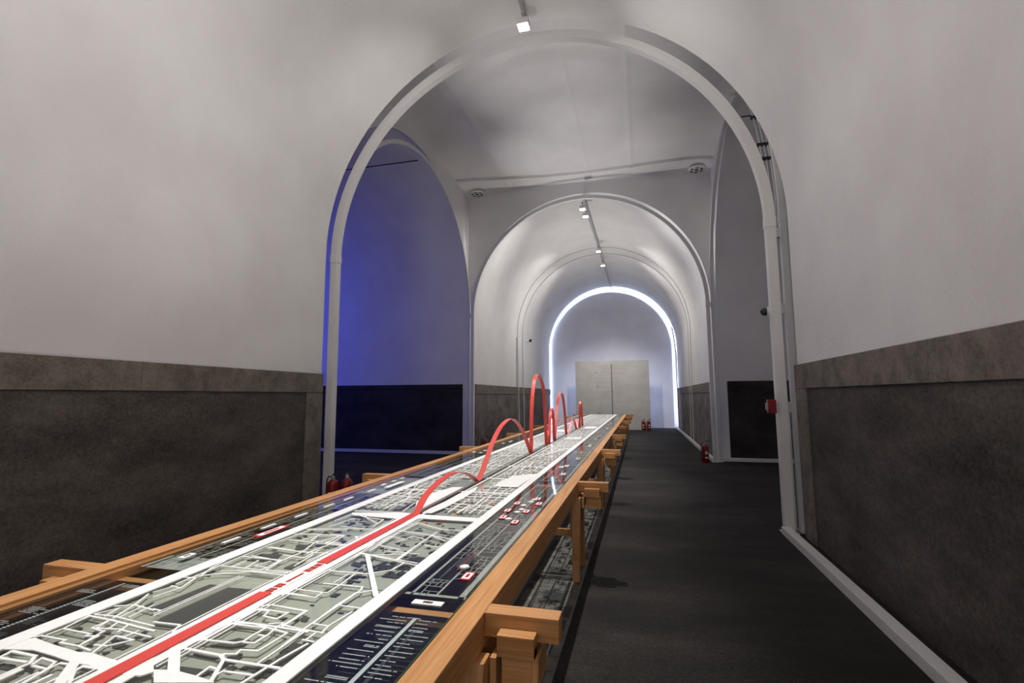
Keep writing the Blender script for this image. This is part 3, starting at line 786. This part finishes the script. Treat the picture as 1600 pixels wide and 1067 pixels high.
# ------------------------------------------------------------------ red axis: flat band, then leaping arches
rib = empty('red_axis_ribbon', (AXI,3,TZ), 'red ribbon along the middle of the map, leaping up into arches', 'ribbon')
RL = rib.location.copy()
def rb(m_, nm, mat, parent=None, **k):
    m_.v = [(p[0]-RL.x,p[1]-RL.y,p[2]-RL.z) for p in m_.v]; return m_.build(nm, mat, parent or rib, **k)
ZR = ZS1+.0004
RW = .026
rb(MB().box(AXI-RW,AXI+RW,TY0+.04,1.665,ZR,ZR+.004), 'flat_band', RED)
rb(MB().box(AXI-RW,AXI+RW,2.01,2.975,ZR,ZR+.004), 'flat_band', RED)
rr = random.Random(5)
def strokes(y0, y1, big):
    m_ = MB(); n_ = max(1,int((y1-y0)/ (.032 if big else .013)))
    for i in range(n_):
        a = y0+(y1-y0)*i/n_; b = a+(y1-y0)/n_*.84; hw = .017 if big else .006
        for q in range(3): x = AXI-hw+2*hw*(q+.1)/3; m_.box(x,x+hw*.38,a,b,ZR,ZR+.001)
        for q in range(2): y = a+(b-a)*(.15+.5*q); m_.box(AXI-hw,AXI+hw,y,y+(b-a)*.2,ZR,ZR+.001)
    return m_
rb(strokes(1.675,1.77,True), 'red_lettering', RED)
rb(strokes(1.78,1.885,False), 'red_lettering', RED)
rb(strokes(1.90,2.005,True), 'red_lettering', RED)
ARCS = [
 [(2.975,.766),(3.07,.83),(3.19,.872),(3.38,.907),(3.61,.922),(3.85,.885),(4.03,.83),(4.18,.766)],
 [(4.21,.766),(4.38,.87),(4.50,.955),(4.70,1.085),(4.98,1.20),(5.33,1.25),(5.63,1.195),(5.94,1.06),(6.20,.89),(6.37,.766)],
 [(6.39,.766),(6.41,1.05),(6.45,1.36),(6.54,1.58),(6.67,1.74),(6.90,1.80),(7.11,1.74),(7.29,1.59),(7.38,1.27),(7.47,.766)],
 [(7.49,.766),(7.53,.88),(7.58,.94),(7.63,.88),(7.66,.766)],
 [(7.68,.766),(7.76,1.0),(7.84,1.20),(7.95,1.30),(8.07,1.20),(8.13,1.0),(8.19,.766)],
 [(8.22,.766),(8.34,1.0),(8.44,1.18),(8.62,1.43),(8.88,1.55),(9.18,1.48),(9.41,1.15),(9.55,.766)],
 [(9.95,.766),(10.15,.90),(10.40,1.0),(10.72,.97),(10.95,.85),(11.10,.766)],
 [(11.12,.766),(11.25,.86),(11.45,.95),(11.62,.87),(11.72,.766)],
 [(11.74,.766),(11.78,1.02),(11.86,1.28),(11.98,1.36),(12.12,1.28),(12.22,1.02),(12.28,.766)],
]
def smooth_pts(P, n=6):
    out = []
    for i in range(len(P)-1):
        p0 = P[max(i-1,0)]; p1 = P[i]; p2 = P[i+1]; p3 = P[min(i+2,len(P)-1)]
        for q in range(n):
            t = q/n
            out.append(tuple(.5*((2*p1[d])+(-p0[d]+p2[d])*t+(2*p0[d]-5*p1[d]+4*p2[d]-p3[d])*t*t+(-p0[d]+3*p1[d]-3*p2[d]+p3[d])*t**3) for d in (0,1)))
    out.append(P[-1]); return out
for A_ in ARCS:
    path = [(AXI, y, z) for y, z in smooth_pts(A_)]
    rb(MB().sweep(path, [(-.024,-.0025),(.024,-.0025),(.024,.0025),(-.024,.0025)], (1,0,0)), 'ribbon_arch', RED, smooth=True, angle=50)
rb(MB().box(-1.384,-1.372,2.99,TY1-.1,TZ+.0002,TZ+.0014), 'axis_slot', DARKP)

# ------------------------------------------------------------------ map pattern in flat sheets on the floor under the table
fp = empty('floor_map_pattern', (-1.2,9.5,0), 'dark map pattern with pale lines on the floor under the table', 'floor print')
def fb(m_, nm, mat, **k):
    m_.v = [(p[0]+1.2,p[1]-9.5,p[2]) for p in m_.v]; return m_.build(nm, mat, fp, **k)
fb(MB().box(-.935,-.50,TY0,TY1,.0005,.003), 'map_sheet', PATTERNG)
fb(MB().box(-1.40,-.965,TY0,TY1,.0005,.003), 'text_sheet', BLACK)
fb(MB().box(-.962,-.938,TY0,TY1,.0005,.004), 'divider_strip', PATTERNL)
rr = random.Random(21); m_ = MB(); d_ = MB()
y = TY0
while y < TY1-.3:
    h_ = rr.uniform(.12,.30); m_.box(-.93,-.51,y,y+.006,.003,.0036)
    x = -.92
    while x < -.55:
        wd = rr.uniform(.05,.16)
        m_.box(x,x+.005,y,y+h_,.003,.0036)
        if rr.random() < .4: d_.box(x+.01,min(x+wd-.01,-.515),y+.02,y+h_-.02,.003,.0034)
        x += wd
    y += h_
fb(m_, 'map_lines', BLACK, kind='stuff'); fb(d_, 'map_blocks', DARKP, kind='stuff')
m_ = MB(); y = TY0+.1
while y < TY1-.2:
    if rr.random() < .75:
        for q in range(rr.choice((1,2,3))):
            x = rr.uniform(-1.36,-1.15); glyph_row(m_, x, rr.uniform(x+.08,-.99), y+q*.03, .012, .003, rr, .9, .014)
    y += rr.uniform(.09,.20)
fb(m_, 'text_lines', PATTERNL, kind='stuff')

# ------------------------------------------------------------------ track lights
TRK = [(-1.305,YBACK+.3,6.40),(-1.30,5.86,6.44)]
def track(name, a, b, label):
    d = Vector(b)-Vector(a); o = empty(name, a, label, 'light track')
    m_ = MB(); s = .022
    m_.sweep([(0,0,0),tuple(d)], [(-s,-s),(s,-s),(s,s),(-s,s)], (1,0,0)); m_.build('rail', GALV, o)
    for t in (.02,.25,.5,.75,.98):
        p = d*t; MB().tube([(p.x,p.y,p.z+.015),(p.x,p.y,p.z+.12)], .006, 6).build('hanger', GALV, o)
    return o
track('light_track', TRK[0], TRK[1], 'light track along the near vault crown, above the table')
track('light_track', (-1.29,12.35,6.62), (-1.19,24.08,6.66), 'thin light track along the far vault crown toward the end wall')
def spot_head(loc, label, targets, wash=1.0, cone=45, board=False, gain=1.0):
    o = empty('track_spotlight', loc, label, 'spotlight', 'track spotlights')
    MB().box(-.02,.02,-.06,.06,.16,.20).build('adaptor', GALV, o, bevel=.004)
    MB().tube([(0,0,.17),(0,0,.10)], .009, 8).build('stem', GALV, o)
    MB().box(-.075,.075,-.07,.07,.015,.10).build('housing', STEEL, o, bevel=.008)
    MB().box(-.066,.066,-.061,.061,.004,.016).build('lens', LENS, o)
    def beam(direction, power, angle, blend=1.0):
        ld = bpy.data.lights.new('spot', 'SPOT'); ld.energy = power; ld.spot_size = math.radians(angle); ld.spot_blend = blend
        ld.shadow_soft_size = .045; ld.color = (1,.965,.925)
        l = bpy.data.objects.new('beam', ld); COL.objects.link(l); l.parent = o; l.location = (0,0,-.05)
        l.rotation_euler = Vector(direction).to_track_quat('-Z','Y').to_euler()
    for ty in targets:       # beams laid along the table
        d = Vector((-1.42-loc[0], ty-loc[1], .76-loc[2])); beam(d, SPOT_W*gain*(d.length/5.4)**3, cone)
    if wash:                 # one beam turned to each side wall
        for s in (-1,1): beam((s*2.9,0,-1.95), WASH_W*wash, 84)
    if board: beam((0,4.1,-4.4), 780, 58)
    return o
spot_head((-1.30,5.72,6.20), 'bright square track spotlight at the crown of the nearest arch', (4.4,6.2,8.0), .45, gain=1.5)
spot_head((-1.29,12.40,6.28), 'bright track spotlight under the crown of the second arch, nearest of its pair', (9.7,11.3), .45, gain=1.35)
spot_head((-1.275,13.0,6.30), 'track spotlight just behind the one at the second arch crown', (13.0,14.7), .6, gain=1.35)
spot_head((-1.22,16.6,6.36), 'small lit track spotlight halfway down the far vault', (16.4,), .8, gain=1.4)
spot_head((-1.21,18.5,6.36), 'small lit track spotlight furthest down the far vault', (18.0,19.5), .8, board=True, gain=1.4)
spot_head((-1.305,2.6,6.17), 'track spotlight above the near end of the table', (1.0,2.7), .45, gain=1.3)
spot_head((-1.305,-1.0,6.17), 'track spotlight behind the camera position', (), .3)
# unseen floods: the near-tunnel and right-passage ones are added as fill
def flood(loc, rot, power, size, col, label):
    o = empty('unseen_flood', loc, label, 'floodlight')
    o.rotation_euler = rot
    MB().box(-size/2-.03,size/2+.03,-.16,.16,.01,.09).build('housing', STEEL, o, bevel=.01)
    MB().box(-size/2,size/2,-.13,.13,.0,.012).build('diffuser', emis('flood_face', col, 4), o)
    ld = bpy.data.lights.new('flood', 'AREA'); ld.shape = 'RECTANGLE'; ld.size = size; ld.size_y = .26; ld.energy = power; ld.color = col
    l = bpy.data.objects.new('beam', ld); COL.objects.link(l); l.parent = o; l.location = (0,0,-.02)
    return o
flood((-1.3,-4.2,.6), (math.radians(180-8),0,0), FLOOD_W, 1.4, (1,.965,.95), 'added fill uplight on the floor of the near tunnel behind the viewer')
flood((-11.6,8.6,3.2), (math.radians(88),0,math.radians(-6)), BLUE_W, 1.6, (.07,.10,1.0), 'blue wash light deep in the left passage')
flood((7.6,7.0,3.2), (math.radians(80),0,math.radians(60)), 16, 1.6, (.75,.78,1.0), 'weak cool fill light added deep in the right passage')

def uplight(y, aim, power, cone, label):  # added lamps, hidden by the table, that brighten vaults and crossing ceiling
    o = empty('added_uplight', (-2.80,y,0), label, 'uplight', 'added floor uplights behind the table')
    MB().lathe([(.07,0),(.08,.01),(.08,.10),(.07,.12)], seg=20).build('housing', STEEL, o, smooth=True)
    MB().lathe([(.06,.118),(.06,.124)], seg=20).build('lens', LENS, o)
    ld = bpy.data.lights.new('spot', 'SPOT'); ld.energy = power; ld.spot_size = math.radians(cone); ld.spot_blend = 1.0; ld.shadow_soft_size = .08; ld.color = (1,.97,.95)
    l = bpy.data.objects.new('beam', ld); COL.objects.link(l); l.parent = o; l.location = (0,0,.16)
    l.rotation_euler = Vector(aim).to_track_quat('-Z','Y').to_euler()
uplight(.4, (1.1,0,6.0), 180, 96, 'added floor uplight behind the near end of the table')
uplight(3.1, (1.1,.3,6.0), 260, 96, 'added floor uplight behind the table, between its nearest crossbeams')
uplight(7.6, (1.6,.2,7.0), 560, 40, 'added floor uplight behind the table at the near side of the crossing')
uplight(10.7, (1.6,.3,7.0), 560, 38, 'added floor uplight behind the table at the far side of the crossing')
uplight(13.7, (1.5,.1,6.0), 420, 80, 'added floor uplight behind the table just inside the far tunnel')
uplight(16.3, (1.4,.9,6.0), 420, 84, 'added floor uplight behind the table deep in the far tunnel')

# ------------------------------------------------------------------ end of the tunnel: board, LED arch
bd = empty('timeline_board', (-1.215,22.6,0), 'free-standing grey white board with a dotted timeline before the end wall', 'display board')
MB().box(-1.615,1.615,-.06,.06,0,3.05).build('board', BOARD, bd, bevel=.004)
for i in range(24):
    z = 2.86-i*.098; s = .027
    MB().box(.0-s,.0+s,-.068,-.060,z-s,z+s).build('timeline_dot', INK if i not in (2,3) else TAGRED, bd)
m2 = MB(); rr = random.Random(3)
for i in range(22):
    z = 2.82-i*.105
    if rr.random() < .75: m2.box(-rr.uniform(.35,.75),-.06,-.0625,-.0602,z-.006,z+.006)
    if rr.random() < .75: m2.box(.06,rr.uniform(.3,.75),-.0625,-.0602,z-.03,z-.018)
for (x,z) in ((-.68,2.52),(-.62,1.92),(-.6,.72)): m2.box(x-.05,x+.05,-.0625,-.0602,z-.03,z+.03)
m2.build('timeline_text', INKF, bd, kind='stuff')
for s in (-1,1):
    MB().box(s*1.55-.02,s*1.55+.02,.061,.085,.08,2.95).build('backlight_strip', BACKL, bd)
ep = MB(); px, pr, pz = -1.36, 2.84, CZ-.10
ring = [(px-pr,0.0)]+arc(px,pz,pr,PI,0,56)+[(px+pr,0.0)]
n = len(ring)
ep.v = [(x,24.10,z) for x,z in ring]+[(x,24.18,z) for x,z in ring]
ep.f = [tuple(range(n)), tuple(range(2*n-1,n-1,-1))]+[(i,(i+1)%n,n+(i+1)%n,n+i) for i in range(n)]
struct(ep.build('wall_end_screen', PLASTER))
led = empty('led_arch_strip', (CX,YEND,0), 'glowing white LED strip arch outlining the end wall', 'LED strip')
rL = 2.955
m_ = MB().sweep([(rL,-.24,.05)]+[(p[0],-.24,p[1]) for p in arc(0,CZ,rL,0,PI,64)]+[(-rL,-.24,.05)], [(-.06,-.015),(.06,-.015),(.06,.015),(-.06,.015)], (0,1,0))
m_.build('strip', LED, led)
pp = [(1.655,23.9,0.0),(1.655,23.9,2.0),(1.65,23.9,3.5),(1.62,23.9,3.9),(1.58,23.9,4.3),(1.51,23.9,4.68)]
o = MB().tube(pp, .022, 8).build('red_cable_pipe', EXTR, None, smooth=True)
tag(o, 'dark red pipe climbing the right side of the glowing arch', 'pipe')

# ------------------------------------------------------------------ fire extinguishers
def extinguisher(loc, rz, label, sc=1.0):
    o = empty('fire_extinguisher', loc, label, 'extinguisher', 'red fire extinguishers', rz)
    o.scale = (sc,sc,sc)
    MB().lathe([(.068,0),(.074,.01),(.074,.33),(.070,.36),(.055,.385),(.030,.40),(.024,.41)], seg=24).build('cylinder', EXTR, o, smooth=True)
    MB().lathe([(.026,.408),(.026,.435),(.018,.445),(.018,.46)], seg=16).build('valve', ALUM, o, smooth=True)
    m_ = MB(); m_.box(-.012,.10,-.011,.011,.452,.464); m_.build('carry_handle', BLACK, o, bevel=.003)
    m_ = MB(); m_.add([(-.015,-.010,.466),(.095,-.010,.488),(.095,.010,.488),(-.015,.010,.466),(-.015,-.010,.474),(.095,-.010,.497),(.095,.010,.497),(-.015,.010,.474)],
        [(0,3,2,1),(4,5,6,7),(0,1,5,4),(1,2,6,5),(2,3,7,6),(3,0,4,7)]); m_.build('squeeze_lever', BLACK, o)
    MB().tube([(-.02,0,.435),(-.06,0,.445),(-.088,0,.40),(-.092,0,.30),(-.090,0,.16),(-.088,0,.08)], .009, 8).build('hose', BLACK, o, smooth=True)
    MB().tube([(-.088,0,.09),(-.088,0,.03)], .013, 8).build('nozzle', BLACK, o, smooth=True)
    def patch(z0, z1, a0, a1, mat, nm):
        m_ = MB(); q = 8; r_ = .0748
        for i in range(q+1):
            a = a0+(a1-a0)*i/q; m_.v += [(r_*math.cos(a),r_*math.sin(a),z0),(r_*math.cos(a),r_*math.sin(a),z1)]
        m_.f = [(2*i,2*i+2,2*i+3,2*i+1) for i in range(q)]; return m_.build(nm, mat, o, smooth=True)
    patch(.19,.25,-2.0,-1.2,TAGW,'label_patch'); patch(.10,.13,-2.1,-1.1,TAGW,'label_patch')
    return o
e0 = extinguisher((-4.02,5.96,0), .1, 'red fire extinguisher by the left foot of the near arch, nearer of two')
def clone(loc, rz, label):
    c = copy_tree(e0); c.location = loc; c.rotation_euler = (0,0,rz); c['label'] = label; return c
clone((-3.90,6.10,0), .5, 'red fire extinguisher by the left foot of the near arch, further of two')
clone((1.37,12.0,0), .3, 'lone red fire extinguisher on the floor by the right foot of the second arch')
clone((.10,22.35,0), -.2, 'left one of two small extinguishers before the timeline board')
clone((.32,22.35,0), .2, 'right one of two small extinguishers before the timeline board')
clone((-3.93,12.35,0), .2, 'left one of two extinguishers behind the table by the left wall')
clone((-3.72,12.40,0), -.3, 'right one of two extinguishers behind the table by the left wall')

# ------------------------------------------------------------------ right post fittings
al = empty('fire_alarm_sounder', (1.41,6.10,1.37), 'red fire alarm sounder on the right white post', 'alarm')
MB().box(-.045,.045,-.045,.02,-.075,.075).build('back_box', EXTR, al, bevel=.008)
MB().box(-.070,-.045,-.032,.008,-.04,.04).build('strobe', ALUM, al, bevel=.008)
MB().lathe([(.035,0),(.035,.012),(.026,.02)], seg=16).build('horn', EXTR, al).rotation_euler = (PI/2,0,0)
al.children[-1].location = (0,-.045,0)
cm = empty('dome_sensor', (1.425,6.10,2.44), 'small dark dome sensor on the right white post', 'sensor')
c_ = MB().lathe([(.045,0),(.045,.03),(.040,.045),(.024,.062),(.004,.07)], seg=18).build('dome', BLACK, cm, smooth=True); c_.rotation_euler = (0,-PI/2,0)
c_ = MB().lathe([(.052,-.02),(.052,.005)], seg=18).build('collar', STEEL, cm, smooth=True); c_.rotation_euler = (0,-PI/2,0)
cb = empty('cable_riser', (1.59,6.34,0), 'pair of grey conduits with white boxes climbing the right arch leg', 'conduits')
for dx in (-.045,0.0,.045):
    pth = [(dx,0,1.30),(dx,0,3.55)]+[(dx+.02, 2.95-2.95*math.cos(a), 3.60+2.95*math.sin(a)) for a in [i*.06 for i in range(1,21)]]
    MB().tube(pth, .011, 6).build('conduit', GALV, cb, smooth=True)
for z in (1.36,2.50,3.42): MB().box(-.075,.075,-.05,.05,z-.06,z+.06).build('junction_box', STEEL, cb, bevel=.006)
for a in (.28,.36,.55):
    MB().box(-.06,.07,2.95-2.95*math.cos(a)-.018,2.95-2.95*math.cos(a)+.018,3.60+2.95*math.sin(a)-.02,3.60+2.95*math.sin(a)+.02).build('clamp', BLACK, cb, bevel=.004)
MB().box(-.06,.06,-.03,.03,0,1.30).build('trunking', STEEL, cb, bevel=.004)
wc = empty('wall_camera', (-4.27,18.8,3.66), 'small dark security camera on the left wall of the far tunnel', 'camera')
MB().box(0,.16,-.012,.012,-.075,-.055).build('bracket', GALV, wc)
MB().lathe([(.01,-.06),(.05,-.05),(.055,0),(.045,.04),(.01,.055)], c=(.17,0,0), seg=16).build('body', BLACK, wc, smooth=True)
cv = MB().tube([(-4.262,17.2,.1),(-4.262,17.2,3.6)], .012, 6).build('wall_conduit', GALV)
tag(cv, 'thin vertical conduit on the left wall of the far tunnel', 'conduit')
# conduit lines along the crown of the side passages
o = MB().tube([(-14.5,9.62,6.72),(XL-.2,9.62,6.72)], .012, 6).build('crown_conduit', BLACK); tag(o, 'thin dark cable along the crown of the blue passage', 'cable')
o = MB().tube([(XR+.2,9.62,6.72),(8.5,9.62,6.72)], .012, 6).build('crown_conduit', BLACK); tag(o, 'thin dark cable along the crown of the right passage', 'cable')
# ceiling diffusers
for x, lab in ((-4.10,'round slotted ceiling vent above the left passage'),(1.50,'round slotted ceiling vent above the right passage')):
    v_ = empty('ceiling_vent', (x,12.22,6.93), lab, 'vent', 'ceiling vents')
    MB().lathe([(.19,.0),(.20,.012),(.20,.04)], seg=28).build('plate', PLASTER, v_, smooth=True)
    MB().lathe([(.045,-.004),(.05,.002)], seg=16).build('hub', BLACK, v_)
    for q in range(6):
        a = q*PI/3; m_ = MB(); ring = []
        for r_ in (.10,.155):
            for i in range(6): t = a+.18+(PI/3-.36)*i/5; m_.v.append((r_*math.cos(t),r_*math.sin(t),-.003))
        m_.f = [(i,i+1,7+i,6+i) for i in range(5)]; m_.build('slot', BLACK, v_)
